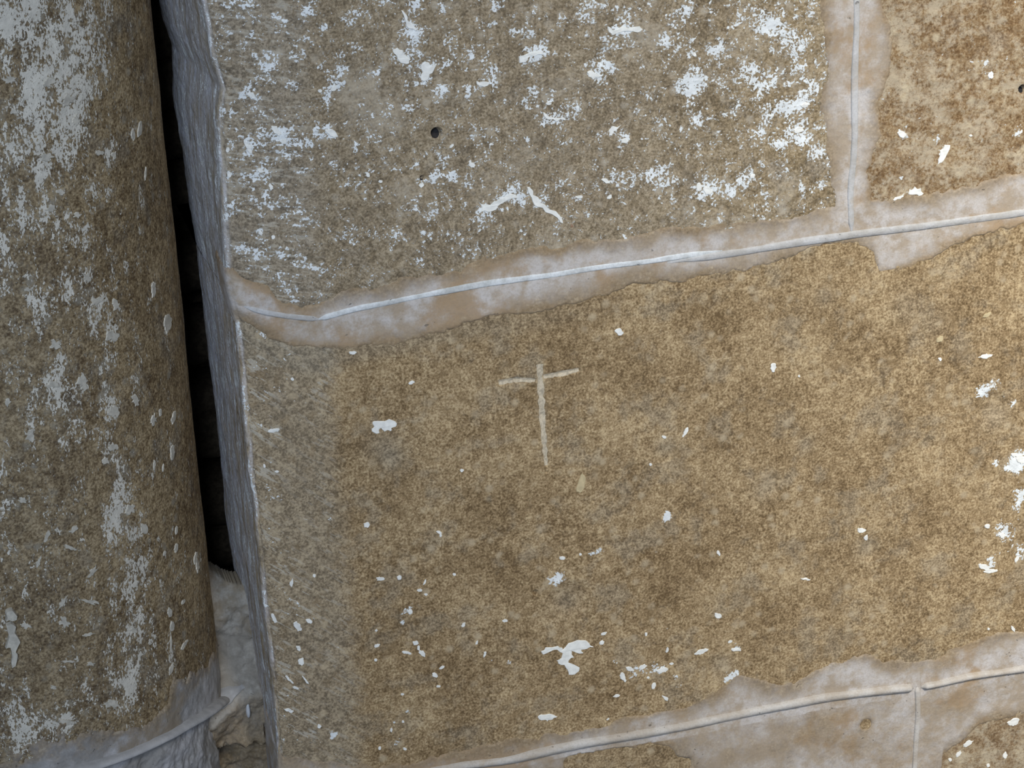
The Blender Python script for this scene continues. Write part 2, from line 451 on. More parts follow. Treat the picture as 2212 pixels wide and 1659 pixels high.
FINE = 0.0008
S_L, S_R = -0.20, 0.585
s_ax = np.concatenate([np.arange(-0.20, -0.135, 0.004), np.arange(-0.135, 0.575, FINE), np.arange(0.58, 1.0, 0.01)])
z_ax = np.concatenate([np.arange(-0.85, -0.385, 0.01), np.arange(-0.38, 0.30, FINE), np.arange(0.305, 0.80, 0.01)])
SS, ZZ = np.meshgrid(s_ax, z_ax)

UPPER_PAINT = [(880, 45, 25), (905, 80, 22), (865, 120, 24), (925, 155, 27), (900, 10, 18), (975, 95, 18), (1070, 20, 15), (1105, 65, 14), (1100, 35, 12), (1145, 125, 24),
    (1165, 110, 16), (1015, 120, 14), (1040, 180, 16), (1015, 195, 14), (960, 200, 20), (1140, 75, 15), (1275, 20, 24), (1300, 15, 18), (1290, 160, 22), (1335, 60, 32), (1430, 85, 20),
    (1460, 110, 20), (1320, 145, 15), (1200, 250, 24), (1250, 230, 20), (1190, 220, 10), (1325, 280, 18), (1350, 300, 14), (1470, 180, 24), (1400, 205, 14), (1430, 260, 12),
    (810, 300, 18), (770, 310, 15), (740, 150, 15), (815, 165, 12), (950, 20, 20), (1065, 160, 16), (885, 230, 15), (980, 240, 12), (1020, 300, 10), (1015, 355, 14), (935, 385, 14),
    (975, 380, 14), (790, 380, 12), (905, 405, 14), (860, 380, 10), (1010, 395, 12), (1050, 455, 24), (1100, 430, 26), (1125, 425, 16), (1170, 440, 20), (1300, 385, 22), (1330, 390, 14),
    (1420, 370, 24), (1450, 395, 20), (1250, 425, 14), (1310, 420, 10), (930, 460, 15), (870, 505, 15), (910, 500, 8), (1035, 535, 10), (990, 505, 12), (1485, 30, 22), (1510, 170, 26),
    (1490, 190, 22), (1620, 160, 27), (1660, 180, 26), (1680, 60, 28), (1660, 50, 24), (1700, 70, 22), (1640, 200, 24), (1590, 230, 20), (1730, 230, 28), (1740, 190, 24), (1720, 280, 24),
    (1690, 320, 20), (1690, 230, 22), (1650, 255, 20), (1530, 395, 30), (1590, 400, 24), (1520, 420, 16), (1620, 375, 15), (1650, 345, 16), (1760, 330, 16), (1775, 400, 12), (1570, 420, 14),
    (1510, 310, 14), (1510, 260, 16), (1545, 110, 20), (1640, 40, 24), (1730, 150, 22), (1750, 200, 24), (1590, 60, 20), (1720, 110, 24), (1560, 180, 20), (1740, 300, 20), (1640, 290, 18),
    (545, 75, 10), (610, 45, 12), (590, 35, 12), (660, 80, 14), (545, 205, 20), (530, 195, 14), (575, 150, 12), (590, 125, 12), (720, 190, 16), (700, 205, 13), (690, 140, 13), (545, 285, 22),
    (540, 320, 24), (605, 290, 22), (620, 310, 16), (655, 305, 13), (715, 285, 24), (492, 325, 12), (570, 370, 15), (492, 380, 12), (585, 410, 15), (510, 430, 12), (590, 445, 12), (615, 470, 14),
    (560, 500, 12), (502, 500, 10), (520, 540, 13), (610, 555, 12), (650, 575, 20), (690, 580, 14), (580, 580, 12), (645, 638, 20), (660, 20, 14), (700, 60, 12), (740, 40, 14), (780, 30, 14)]
RIGHT_PAINT = [(2035, 325, 20), (2140, 165, 16), (2130, 135, 10), (2030, 125, 12), (1950, 290, 18), (2025, 300, 14), (1975, 412, 22), (1945, 385, 10), (2200, 285, 14), (2120, 300, 12), (2190, 10, 14)]
MID_PAINT = [(2145, 830, 30), (2120, 850, 22), (2190, 870, 18), (2205, 985, 40), (2190, 1010, 26), (2150, 1000, 14), (2180, 1160, 34), (2160, 1140, 26), (2200, 1200, 30), (2140, 1215, 26), (2200, 1090, 26), (2210, 1060, 26),
    (1190, 1250, 20), (1205, 1262, 18), (1215, 1245, 16), (1445, 1110, 14), (1440, 1120, 12), (1552, 1335, 16), (1590, 1400, 16), (1420, 1190, 12), (880, 1320, 14), (870, 1345, 10), (1100, 1430, 12),
    (1380, 1440, 22), (1420, 1445, 22), (1360, 1460, 20), (1460, 1460, 14), (1330, 1430, 16), (1470, 1480, 14), (990, 705, 10, .7), (960, 720, 10, .7), (1570, 1465, 16), (1590, 1455, 16),
    (720, 1590, 12), (860, 1600, 14), (880, 1540, 14), (850, 1560, 10), (1060, 1430, 10), (1280, 1195, 10), (1300, 1190, 10), (575, 715, 14), (650, 720, 8)]
MID_TOOL = [(640, 1290, 40), (640, 1330, 40), (600, 1420, 30), (640, 1450, 40), (610, 1560, 40), (650, 1590, 36), (680, 1560, 34), (620, 1500, 30), (620, 780, 26), (570, 850, 30), (560, 920, 24), (600, 940, 20), (580, 1040, 30), (600, 1180, 30), (620, 1220, 26), (690, 830, 20), (560, 790, 20), (620, 1650, 30)]
RUST_U = [(705, 425, 30), (720, 470, 16), (710, 530, 22), (660, 545, 14), (1240, 485, 10), (1100, 330, 26, .6), (1235, 487, 8)]
RUST_M = [(1295, 770, 20, .8), (1320, 895, 18, .9), (1110, 875, 12, .9), (1140, 890, 12, .9), (1335, 1100, 26, .7), (1550, 1220, 20, .5), (1920, 1195, 18, .5)]
PALE_U = [(940, 200, 50), (770, 180, 60), (1150, 330, 50), (790, 240, 60), (850, 260, 40), (1400, 90, 50), (1040, 390, 50), (1210, 180, 40), (1560, 480, 50), (1700, 420, 60), (1380, 70, 40), (630, 60, 40), (880, 420, 40), (1600, 100, 60), (1700, 150, 60), (1480, 460, 30), (1200, 520, 40)]
GREY_M = [(1440, 965, 26), (1655, 1050, 32), (1872, 1185, 26), (1225, 1300, 36), (830, 965, 40), (850, 1000, 30), (2150, 900, 36), (1740, 960, 20), (2000, 960, 16), (1780, 640, 20), (1560, 1440, 30), (2010, 700, 40, .6), (1960, 660, 40, .6)]
PALE_M = [(1170, 890, 70, .6), (1180, 830, 30, .7), (1205, 1275, 50, .8), (1660, 1040, 40), (1440, 940, 40), (1690, 700, 60, .6), (1900, 700, 70, .6), (2140, 890, 50), (1870, 1180, 40), (1000, 970, 30), (1800, 1350, 90, .6), (1950, 1280, 80, .5), (2050, 600, 60, .8), (1800, 590, 60, .6), (835, 960, 40, .6), (600, 1000, 90, .3), (1550, 1400, 40, .7)]

G = 0.004


def gap(s): return np.where(s < -0.008, 0.0, G)


STONES = [
    ('stone_block', 'upper', lambda s, z: (z > j1(s) + gap(s)) & (s < v1(z) - G) & (z < 0.44), M_ashlar_grey, 'large grey-brown stone thickly speckled with white limewash'),
    ('stone_block', 'right', lambda s, z: (z > j1(s) + gap(s)) & (s > v1(z) + G) & (s < 0.80) & (z < 0.44), M_ashlar_ochre, 'ochre and beige mottled stone, upper right'),
    ('stone_block', 'mid', lambda s, z: (z < j1(s) - gap(s)) & (z > j2(s) + gap(s)) & (s < 0.62), M_ashlar_brown, 'large warm brown stone with a cross carved in it'),
    ('stone_block', 'mid_right', lambda s, z: (z < j1(s) - gap(s)) & (z > j2(s) + gap(s)) & (s > 0.628), M_ashlar_brown, None),
    ('stone_block', 'low', lambda s, z: (z < j2(s) - gap(s)) & (s < v2(z) - G) & (z > -0.62), M_ashlar_brown, 'stone below the bottom joint, smeared with mortar'),
    ('stone_block', 'low_right', lambda s, z: (z < j2(s) - gap(s)) & (s > v2(z) + G) & (z > -0.62), M_ashlar_ochre, 'brown stone in the bottom right corner with white flakes'),
    ('stone_block', 'over', lambda s, z: (z > 0.448) & (s < 0.30), M_ashlar_grey, None),
    ('stone_block', 'over_right', lambda s, z: (z > 0.448) & (s > 0.308), M_ashlar_ochre, None),
    ('stone_block', 'under', lambda s, z: (z < -0.628) & (s < 0.36), M_ashlar_brown, None),
    ('stone_block', 'under_right', lambda s, z: (z < -0.628) & (s > 0.368), M_ashlar_brown, None),
    ('stone_block', 'end', lambda s, z: (z > j1(s) + gap(s)) & (s > 0.808) & (z < 0.44), M_ashlar_grey, None),
]
KINDS = {'upper': (1.35, 'flat'), 'right': (1.5, 'none'), 'mid': (0.75, 'diag'), 'low': (0.9, 'diag'), 'low_right': (1.1, 'none')}
block = {}
sc_ = (s_ax[:-1] + s_ax[1:]) / 2; zc_ = (z_ax[:-1] + z_ax[1:]) / 2
SCc, ZCc = np.meshgrid(sc_, zc_)
for nm, key, fn, mat, lab in STONES:
    mask = fn(SCc, ZCc)
    rr = np.where(mask.any(1))[0]; cc = np.where(mask.any(0))[0]
    a0, a1, b0, b1 = rr[0], rr[-1] + 2, cc[0], cc[-1] + 2
    s, z = SS[a0:a1, b0:b1], ZZ[a0:a1, b0:b1]
    mk = mask[a0:a1 - 1, b0:b1 - 1]
    rg, tool = KINDS.get(key, (1.0, 'none'))
    h = stone_height(s, z, rg, tool)
    pos = surf(s, z, h)
    zero = np.zeros(s.shape)
    paint = zero - 0.10; grey = zero.copy(); pale = zero.copy(); rust = zero - 0.8; stroke = zero.copy()
    margin = sstep(0.066, 0.046, s + 0.006 * fbm(s, z, 0.02, 4, 0.6, 55))
    ret = sstep(0.004, -0.004, s)
    if key == 'upper':
        paint = paint + 0.165 + 0.155 * gauss_list(s, z, UPPER_PAINT, sz) + 0.015 * sstep(0.25, 0.38, s)
        tl = fbm(s * 0.22 + z * 0.05, z + 0.25 * s, 0.0032, 3, 0.6, 12)
        paint = paint + margin * (0.0 + 0.12 * tl)
        stroke = margin * 0.75
        grey = 0.30 + 0.3 * margin - 0.35 * sstep(0.25, 0.4, s)
        pale = gauss_list(s, z, PALE_U, sz) * 0.8
        rust = rust + gauss_list(s, z, RUST_U, sz)
    elif key == 'right':
        paint = paint + 0.0 + 0.30 * gauss_list(s, z, RIGHT_PAINT, sz)
        pale = zero + 0.10
        grey = 0.25 * sstep(0.0, 0.7, fbm(s, z, 0.04, 3, 0.5, 66))
    elif key == 'mid':
        paint = paint - 0.13 + 0.44 * gauss_list(s, z, MID_PAINT, sz)
        tl = fbm((s + z * 0.72), (z - s * 0.72) * 0.16, 0.0028, 3, 0.6, 13)
        tb = gauss_list(s, z, MID_TOOL, sz)
        paint = paint + margin * (0.13 + 0.06 * tl + 0.09 * tb)
        stroke = margin * (0.15 + 0.55 * sstep(0.022, 0.008, s) + 0.35 * sstep(0.03, 0.045, s) + 0.9 * np.clip(tb, 0, 1))
        grey = 0.72 * margin + 0.6 * gauss_list(s, z, GREY_M, sz)
        grey = grey + 0.5 * sstep(0.012, 0.0, j1(s) - z - 0.03) * sstep(0.3, 0.1, s)
        pale = gauss_list(s, z, PALE_M, sz) * 0.75 + 0.10 * sstep(0.30, 0.45, s)
        rust = rust + gauss_list(s, z, RUST_M, sz)
        for a, b, r0, r1 in CROSS:
            d, t = segdist(s, z, sz(*a), sz(*b))
            pale = pale + 0.55 * sstep(2.0, 0.5, d / (((r0 + r1) / 2) * 0.0003))
        for a, b, r0 in CROSS_FAINT:
            d, t = segdist(s, z, sz(*a), sz(*b))
            pale = pale + 0.30 * sstep(1.6, 0.3, d / (r0 * 0.0003)); rust = rust + 0.55 * sstep(1.3, 0.3, d / (r0 * 0.0003))
    elif key in ('low', 'low_right'):
        paint = paint - 0.03; pale = zero + 0.25; grey = zero + 0.15
    # return face: streaky grey wash, with bluish skylight painted into its colour
    st = fbm(s, z * 0.24, 0.0045, 4, 0.65, 71)
    grey = grey * (1 - ret) + ret * 0.6
    paint = paint * (1 - ret) + ret * (0.08 + 0.42 * st)
    pale = pale * (1 - ret) + ret * (1.5 + 0.7 * st)
    me = grid_mesh('stone_block', pos, mk, {'paint': paint, 'grey': np.clip(grey, 0, 1), 'pale': np.clip(pale, 0, 2), 'rust': rust, 'stroke': stroke * (1 - ret), 'lime_skylight': ret * np.clip(0.30 + 0.45 * np.clip(-s / 0.10, 0, 1) + 0.9 * st, 0, 1)}, (0.0, 0.11, 0.0))
    o = link(nm, me, mat, wall)
    if lab: o['label'] = lab
    block[key] = o


def hs(s, z, key):
    s = np.atleast_1d(np.asarray(s, float)); z = np.atleast_1d(np.asarray(z, float))
    return stone_height(s, z, *KINDS.get(key, (1.0, 'none')))


# ------------------------------------------------------------------ mortar joints
def mortar_level(s, z, d, keyh, seed):
    """height of the mortar skin: dips below the stone past the ragged edge (d<0), a thin crust inside"""
    n = fbm(s, z, 0.010, 4, 0.6, seed); n2 = fbm(s, z, 0.05, 3, 0.5, seed + 9)
    dd = d + 0.0034 * n + 0.0035 * n2
    return keyh + np.where(dd > 0, (0.0005 + 0.0006 * fbm(s, z, 0.03, 2, 0.5, seed + 4)) * sstep(0, 0.0012, dd), np.maximum(dd * 0.8, -0.004)) + 0.0003 * n + 0.0006 * n2 * sstep(0, 0.006, dd)


def stone_any(s, z):
    hu = stone_height(s, z, *KINDS['upper']); hr = stone_height(s, z, *KINDS['right'])
    hm = stone_height(s, z, *KINDS['mid']); hl = stone_height(s, z, *KINDS['low']); hq = stone_height(s, z, *KINDS['low_right'])
    return np.where(z > j1(s), np.where(s < v1(z), hu, hr), np.where(z > j2(s), hm, np.where(s < v2(z), hl, hq)))


def joint(name, s, z, d, key, seed, mat, label=None, parent=None, extra=None, region=None):
    keep = (d > -0.006) & (s > -0.045)
    mk = keep[:-1, :-1] & keep[1:, 1:] & keep[:-1, 1:] & keep[1:, :-1]
    h0 = stone_any(s, z)
    sm = 0.0011 * fbm(s, z, 0.055, 2, 0.5, 11)
    hk = h0 * (1 - 0.75 * sstep(0.0, 0.008, d)) + sm * 0.75 * sstep(0.0, 0.008, d)
    h = mortar_level(s, z, d, hk, seed)
    h = np.where(d > 0.004, np.maximum(h, h0 + 0.0002), h)
    stain = 0.42 * sstep(0.32, 0.12, s) * sstep(-0.02, 0.02, s) + fbm(s, z, 0.05, 3, 0.5, seed + 3) * 0.6 + 0.25 * sstep(0.006, 0.0, d)
    if region is not None: mk = mk & region[:-1, :-1]
    edge = 1 - sstep(-0.004, 0.016 + 0.016 * fbm(s, z, 0.05, 3, 0.5, seed + 5), d + 0.003 * fbm(s, z, 0.012, 3, 0.6, seed + 6)) + (extra if extra is not None else 0)
    edge = edge * sstep(-0.01, 0.004, s)
    me = grid_mesh(name, surf(s, z, h), mk, {'stain': stain, 'edge': np.clip(edge, -0.5, 1.2)})
    o = link(name, me, mat, parent or wall)
    if label: o['label'] = label
    return o


def axes(s0, s1, z0, z1, st=0.0008):
    sa = np.concatenate([np.arange(s0, min(s1, 0.58), st), np.arange(0.58, s1, 0.003)]) if s1 > 0.58 else np.arange(s0, s1, st)
    return np.meshgrid(sa, np.arange(z0, z1, st))


SMAX = 0.80
s, z = axes(-0.13, SMAX, -0.005, 0.32)
zu = np.where(s < 0, 0.098 + 0.012 * np.clip(-s / 0.06, 0, 1), j1u(s)); zl = np.where(s < 0, np.interp(-s, [0, 0.03, .13], [float(j1l(0.0)), 0.066, 0.075]), j1l(s))
zu = np.where((s < 0.0) & (s > -0.012), float(j1u(0.002)), zu)
d1 = np.minimum(zu - z, z - zl)
d3 = np.where(z > j1(s), np.minimum(s - v1l(z), v1r(z) - s), -9.0)
d1 = np.where(s < -0.004, np.minimum(d1, 0.012 + s * 0.35), d1)
d1 = np.maximum(d1, d3)
vert = (z > j1(s) + 0.012) & (np.abs(s - v1(z)) < 0.045) & (z > 0.085)
bed1 = joint('mortar_joint', s, z, d1, 'upper', 101, M_mortar, 'pale horizontal mortar joint between upper stones and cross stone', region=~vert)
perp1 = joint('mortar_joint', s, z, d1, 'upper', 101, M_mortar, 'vertical mortar joint between the two upper stones', region=vert)
s, z = axes(-0.13, SMAX, -0.42, -0.20)
zl2 = np.where(s > v2(z), -9.0, j2(s) - 0.036 + 0.012 * fbm(s, s * 0, 0.05, 3, 0.6, 8))
zl2 = np.where((s < v2(z)), np.minimum(zl2, np.interp(s, [0.10, 0.2, 0.3, 0.46, 0.5], [0, -.33, -.40, -.42, -.42])), zl2)
zu2 = np.where(s < 0, np.interp(-s, [0, 0.03, 0.10, .13], [float(j2u(0.001)), -0.235, -0.215, -.20]), j2u(s))
d2 = np.minimum(zu2 - z, z - zl2)
V2R = [sz(*q) for q in V2_R]
x2r = np.array([q[0] for q in V2R]); z2r = np.array([q[1] for q in V2R]); o2 = np.argsort(x2r)
dr = z - np.interp(s, x2r[o2], z2r[o2], left=-9.0, right=z2r[o2][-1])
d2 = np.where(s > v2(z) + 0.002, np.minimum(zu2 - z, np.where(s > 0.47, dr, 0.01)), d2)
# bare brown islands in the smeared mortar
isl = gauss_list(s, z, [(1330, 1650, 60), (1420, 1640, 50), (1870, 1565, 18, .9), (1250, 1655, 40), (1480, 1650, 30, .7)], sz)
d2 = np.where(z < j2(s) - 0.007, np.minimum(d2, 0.010 - 0.022 * isl), d2)
bed2 = joint('mortar_joint', s, z, d2, 'low', 131, M_mortar, 'wide smeared mortar joint along the bottom')


def mortar_h(s, z, key='upper'):
    return stone_height(s, z, *KINDS[key]) * 0.25 + 0.0011 * 0.75 * fbm(s, z, 0.055, 2, 0.5, 11) + 0.0007


s, z = np.meshgrid(np.arange(0.0, 1.0, 0.02), np.arange(-0.85, 0.80, 0.02))
link('mortar_joint', grid_mesh('mortar_joint', surf(s, z, s * 0 - 0.004), (s > 0.60)[:-1, :-1] | (z > 0.32)[:-1, :-1] | (z < -0.42)[:-1, :-1]), M_mortar, wall)

# ------------------------------------------------------------------ raised pointing ridges
def ridge(name, path, wid, hgt, mat, parent, key='upper', under=0.0, seed=5, conv=sz, surface=None, label=None, fade=(0, 0), base=-0.35, sfun=None):
    q = np.array([conv(*p) for p in path])
    L = np.concatenate([[0], np.cumsum(np.hypot(*np.diff(q, axis=0).T))])
    n = max(8, int(L[-1] / 0.001))
    t = np.linspace(0, L[-1], n)
    cs = np.interp(t, L, q[:, 0]); cz = np.interp(t, L, q[:, 1])
    ker = np.ones(15) / 15
    pad = lambda a: np.convolve(np.concatenate([np.linspace(2 * a[0] - a[7], a[0], 8)[:-1], a, np.linspace(a[-1], 2 * a[-1] - a[-8], 8)[1:]]), ker, 'valid')
    cs, cz = pad(cs), pad(cz)
    ts, tz = np.gradient(cs), np.gradient(cz); l = np.hypot(ts, tz); ts, tz = ts / l, tz / l
    u = np.linspace(-1, 1, 15)
    w = wid * 0.0003 / 2 * (1 + 0.14 * fbm(t, t * 0, 0.05, 2, 0.5, seed))
    w = w * (0.25 + 0.75 * sstep(0, fade[0] + 1e-4, t)) * (0.25 + 0.75 * sstep(0, fade[1] + 1e-4, t[-1] - t))
    hh = hgt * (1 + 0.22 * fbm(t, t * 0, 0.06, 2, 0.5, seed + 1)) * sstep(0, fade[0] + 1e-4, t) * sstep(0, fade[1] + 1e-4, t[-1] - t)
    prof = (1 - np.abs(u) ** 3.2) ** 0.7
    prof[0] = prof[-1] = base
    prof = prof - under * (u < 0) * np.abs(u) * 0.6
    S = cs[:, None] - tz[:, None] * u * w[:, None]; Z = cz[:, None] + ts[:, None] * u * w[:, None]
    hb = (surface or (lambda a, b: mortar_h(a, b, key)))(S, Z)
    Hh = hb + prof * hh[:, None] + 0.00016 * fbm(S, Z, 0.006, 3, 0.6, seed + 3) - 0.0001
    pos = (sfun or (surf if conv is sz else csurf))(S, Z, Hh)
    me = grid_mesh(name, pos, np.ones((n - 1, 14), bool))
    o = link(name, me, mat, parent)
    if label: o['label'] = label
    return o


ridge('pointing_ridge', [(520, 658), (560, 672), (620, 683), (690, 690)], 12, 0.0006, M_ridge, bed1, fade=(.01, .005))
ridge('pointing_ridge', [(686, 690), (760, 669), (900, 640), (1050, 612), (1190, 594), (1330, 572), (1480, 552), (1560, 541)], 13, 0.0008, M_ridge_white, bed1, label='chalk-white stretch of raised pointing', fade=(.006, .02))
ridge('pointing_ridge', [(1440, 566), (1520, 556), (1600, 545), (1740, 521), (1840, 507), (1900, 500), (1980, 491), (2060, 480), (2140, 470), (2212, 459), (2300, 447), (2600, 408), (2800, 382)], 18, 0.0012, M_ridge, bed1, under=0.7, fade=(.03, 0))
ridge('pointing_ridge', [(880, 1675), (1000, 1653), (1100, 1640), (1180, 1622), (1250, 1607), (1350, 1590), (1480, 1568), (1581, 1547), (1682, 1526), (1783, 1506), (1884, 1493), (1972, 1484)], 24, 0.0032, M_ridge_cream, bed2, 'low', under=0.8, fade=(.02, .003))
ridge('pointing_ridge', [(1988, 1483), (2019, 1477), (2060, 1468), (2103, 1459), (2160, 1451), (2212, 1443), (2300, 1430), (2600, 1384), (2800, 1355)], 20, 0.0032, M_ridge_cream, bed2, 'low', under=0.8, fade=(.004, 0))
ridge('pointing_ridge', [(1856, -150), (1853, -60), (1850, 0), (1850, 61), (1847, 135), (1846, 200), (1846, 297), (1842, 358), (1838, 391), (1836, 425), (1838, 470), (1839, 502)], 15, 0.0009, M_ridge, perp1, fade=(0, .008))
ridge('pointing_ridge', [(1980, 1482), (1982, 1538), (1979, 1589), (1974, 1659), (1972, 1720)], 15, 0.0013, M_ridge_cream, bed2, 'low', fade=(.003, 0))

# ------------------------------------------------------------------ carved cross (lining of the cut grooves)
mid = block['mid']
cr_parts = []
V = []; F = []
for a, b, r0, r1 in CROSS:
    pa, pb = np.array(sz(*a)), np.array(sz(*b))
    n = max(6, int(np.hypot(*(pb - pa)) / 0.0012))
    t = np.linspace(-0.02, 1.02, n); c = pa + (pb - pa) * t[:, None]
    dr_ = (pb - pa) / np.hypot(*(pb - pa))
    u = np.linspace(-1, 1, 7)
    w = (r0 + (r1 - r0) * t) * 0.0003 * 1.10 * (1 + 0.5 * fbm(t * 0.05, t * 0 + r0, 0.005, 3, 0.7, 7))
    S = c[:, 0:1] - dr_[1] * u * w[:, None]; Z = c[:, 1:2] + dr_[0] * u * w[:, None]
    hh = stone_height(S, Z, *KINDS['mid']) + 0.00012 - 0.0007 * (np.abs(u) > 0.9)
    p = surf(S, Z, hh)
    i0 = len(V); V += [tuple(x) for x in p.reshape(-1, 3)]
    for i in range(n - 1):
        for j in range(6):
            k = i0 + i * 7 + j
            F.append((k, k + 1, k + 8, k + 7))
co = link('carved_cross', mesh_np('carved_cross', V, F), M_cut, mid)
co['label'] = 'pale cross scratched into the stone'
V = []; F = []


# ------------------------------------------------------------------ flakes of limewash
rng = np.random.RandomState(4)


def flake(px_poly, parent, key, mat=M_flake, thick=0.0005, name='paint_flake', conv=sz, hfun=None, sfun=None):
    q = np.array([conv(*p) for p in px_poly])
    # densify and roughen the outline a little
    out = []
    for i in range(len(q)):
        a, b = q[i], q[(i + 1) % len(q)]
        out.append(a)
        if np.hypot(*(b - a)) > 0.0013:
            nrm = np.array([-(b - a)[1], (b - a)[0]])
            out.append((a + b) / 2 + nrm * rng.uniform(-0.22, 0.22))
    q = np.array(out); n = len(q)
    c = q.mean(0)
    inn = q + (c - q) * np.minimum(0.18, 0.0006 / np.maximum(np.hypot(*(q - c).T), 1e-5))[:, None]
    hfun = hfun or (lambda s, z: hs(s, z, key)); sfun = sfun or surf
    h_o, h_i = hfun(q[:, 0], q[:, 1]), hfun(inn[:, 0], inn[:, 1])
    top = sfun(inn[:, 0], inn[:, 1], h_i + thick); low = sfun(q[:, 0], q[:, 1], h_o - 0.0002)
    tris = tessellate_polygon([[Vector((x, y, 0)) for x, y in inn]])
    V = np.concatenate([top, low])
    me = bpy.data.meshes.new(name)
    faces = [tuple(t) for t in tris] + [(i, (i + 1) % n, n + (i + 1) % n, n + i) for i in range(n)]
    me.from_pydata([tuple(v) for v in V], [], faces)
    import bmesh
    bm = bmesh.new(); bm.from_mesh(me); bmesh.ops.recalc_face_normals(bm, faces=bm.faces); bm.to_mesh(me); bm.free()
    return link(name, me, mat, parent, smooth=False)


def blob(x, y, l, w, ang=0.0, n=None, jit=(0.72, 1.12)):
    n = n or (9 if l < 14 else 13)
    a = math.radians(ang)
    pts = []
    for k in range(n):
        t = 2 * math.pi * k / n + rng.uniform(-0.15, 0.15)
        r = rng.uniform(*jit)
        u, v = l / 2 * math.cos(t) * r, w / 2 * math.sin(t) * r
        pts.append((x + u * math.cos(a) - v * math.sin(a), y + u * math.sin(a) + v * math.cos(a)))
    return pts


def rel(pts, k, ox, oy): return [(x / k + ox, y / k + oy) for x, y in pts]


FL_A = [(804, 914), (807.5, 909), (831, 909), (851, 908), (858, 914), (856, 921), (846, 925), (846, 931), (831, 933), (826, 929), (822, 924), (817, 927), (819, 936), (807.5, 935), (802, 926), (807.5, 921)]
FL_B = rel([(1270, 910), (1300, 885), (1380, 875), (1405, 885), (1400, 905), (1430, 880), (1475, 850), (1530, 838), (1580, 855), (1610, 880), (1570, 890), (1530, 895), (1545, 920), (1500, 915), (1480, 905), (1460, 900),
            (1470, 930), (1485, 950), (1455, 965), (1445, 985), (1480, 995), (1520, 1015), (1515, 1040), (1490, 1060), (1450, 1062), (1440, 1030), (1420, 1000), (1380, 990), (1370, 970), (1400, 955), (1410, 920),
            (1370, 895), (1330, 905), (1280, 930)], 2.968, 740, 1100)
FL_C = rel([(1248, 1332), (1270, 1315), (1325, 1310), (1378, 1330), (1345, 1350), (1320, 1352), (1315, 1362), (1290, 1350), (1255, 1345)], 2.968, 740, 1100)
for pl in (FL_A, FL_B, FL_C): flake(pl, mid, 'mid')
MID_FL = [(1338, 717, 22, 16, 20), (762, 762, 17, 9, 0), (888, 826, 16, 8, -20), (997, 1016, 9, 8), (1405, 1003, 8, 7), (1435, 944, 12, 8), (1481, 933, 28, 8, -62), (793, 1134, 17, 14), (948, 1150, 14, 7, 20), (951, 1156, 6, 12),
    (823, 1250, 21, 10, 0), (863, 1248, 12, 14), (907, 1275, 14, 7), (920, 1284, 9, 6), (918, 1258, 16, 5, -60), (982, 1241, 9, 7), (1215, 1206, 16, 8), (1254, 1198, 7, 6), (886, 1321, 12, 14, 40), (812, 1361, 7, 6), (1001, 1350, 8, 13, 30),
    (1091, 1341, 14, 8), (813, 1394, 16, 8, -20), (898, 1389, 18, 11), (904, 1400, 8, 12), (912, 1412, 22, 11, 45), (878, 1410, 26, 7, 10), (1030, 1388, 11, 6, -60), (1047, 1413, 7, 18, 15), (811, 1425, 11, 7), (940, 1459, 16, 12, 40), (955, 1442, 15, 7, -30),
    (947, 1483, 11, 6), (869, 1500, 8, 6), (1300, 1388, 14, 9, -30), (1304, 1369, 16, 6, -20), (1345, 1462, 14, 26, -25), (1360, 1445, 20, 11, 20), (1388, 1441, 24, 10, -25), (1430, 1447, 30, 13, -10), (1450, 1433, 11, 6), (1412, 1481, 9, 18, 10),
    (1400, 1463, 8, 6), (1332, 1502, 18, 7, -10), (1437, 1508, 18, 9, 40), (1441, 1403, 7, 16, 10), (1395, 1369, 7, 10), (1313, 1553, 10, 4, -30), (875, 1618, 12, 7, 30), (820, 1616, 8, 10), (845, 1577, 6, 13), (870, 1559, 7, 6),
    (1860, 1146, 22, 13, 0), (1871, 1162, 10, 15, 20), (1552, 1195, 8, 15, -25), (1740, 1251, 24, 5, 8), (1514, 1408, 34, 12, -18), (1551, 1330, 22, 12, 10), (1577, 1386, 12, 7, -20), (1590, 1403, 26, 8), (2132, 1137, 15, 11), (2165, 1157, 14, 14),
    (2124, 1224, 30, 14, 25), (2140, 1233, 34, 10, -8), (2188, 1358, 8, 15, -25), (2135, 1358, 7, 6), (2197, 1208, 8, 18, 30), (1670, 793, 14, 24, 10), (2130, 769, 34, 11, -5), (2030, 775, 9, 9), (1726, 812, 6, 6), (2204, 992, 26, 22), (2190, 982, 14, 10),
    (643, 1355, 16, 26, -30), (592, 1338, 13, 27, -25), (668, 1342, 16, 12, 30), (645, 1402, 10, 15, -20), (651, 1431, 16, 17), (592, 931, 30, 11, -8), (632, 820, 10, 8), (600, 1020, 10, 7), (632, 1260, 9, 20, 15), (680, 1244, 9, 9), (566, 920, 5, 9), (573, 1008, 6, 11),
    (625, 1537, 26, 7, 12), (690, 1570, 10, 10), (640, 1488, 18, 7, 20), (660, 1470, 6, 24, -40), (625, 1470, 30, 6, 45)]
for q in MID_FL: flake(blob(*q), mid, 'mid')
for q in [(2030, 732, 20, 14, -30), (2131, 680, 24, 9, -35)]: flake(blob(*q), mid, 'mid', M_flake_cream)
tan = flake([(1258, 1020), (1263, 1026), (1266, 1034), (1264, 1047), (1259, 1060), (1252, 1066), (1245, 1063), (1246, 1050), (1250, 1036), (1254, 1026)], mid, 'mid', M_flake_cream)
tan['label'] = 'leaf-shaped tan flake'
up = block['upper']
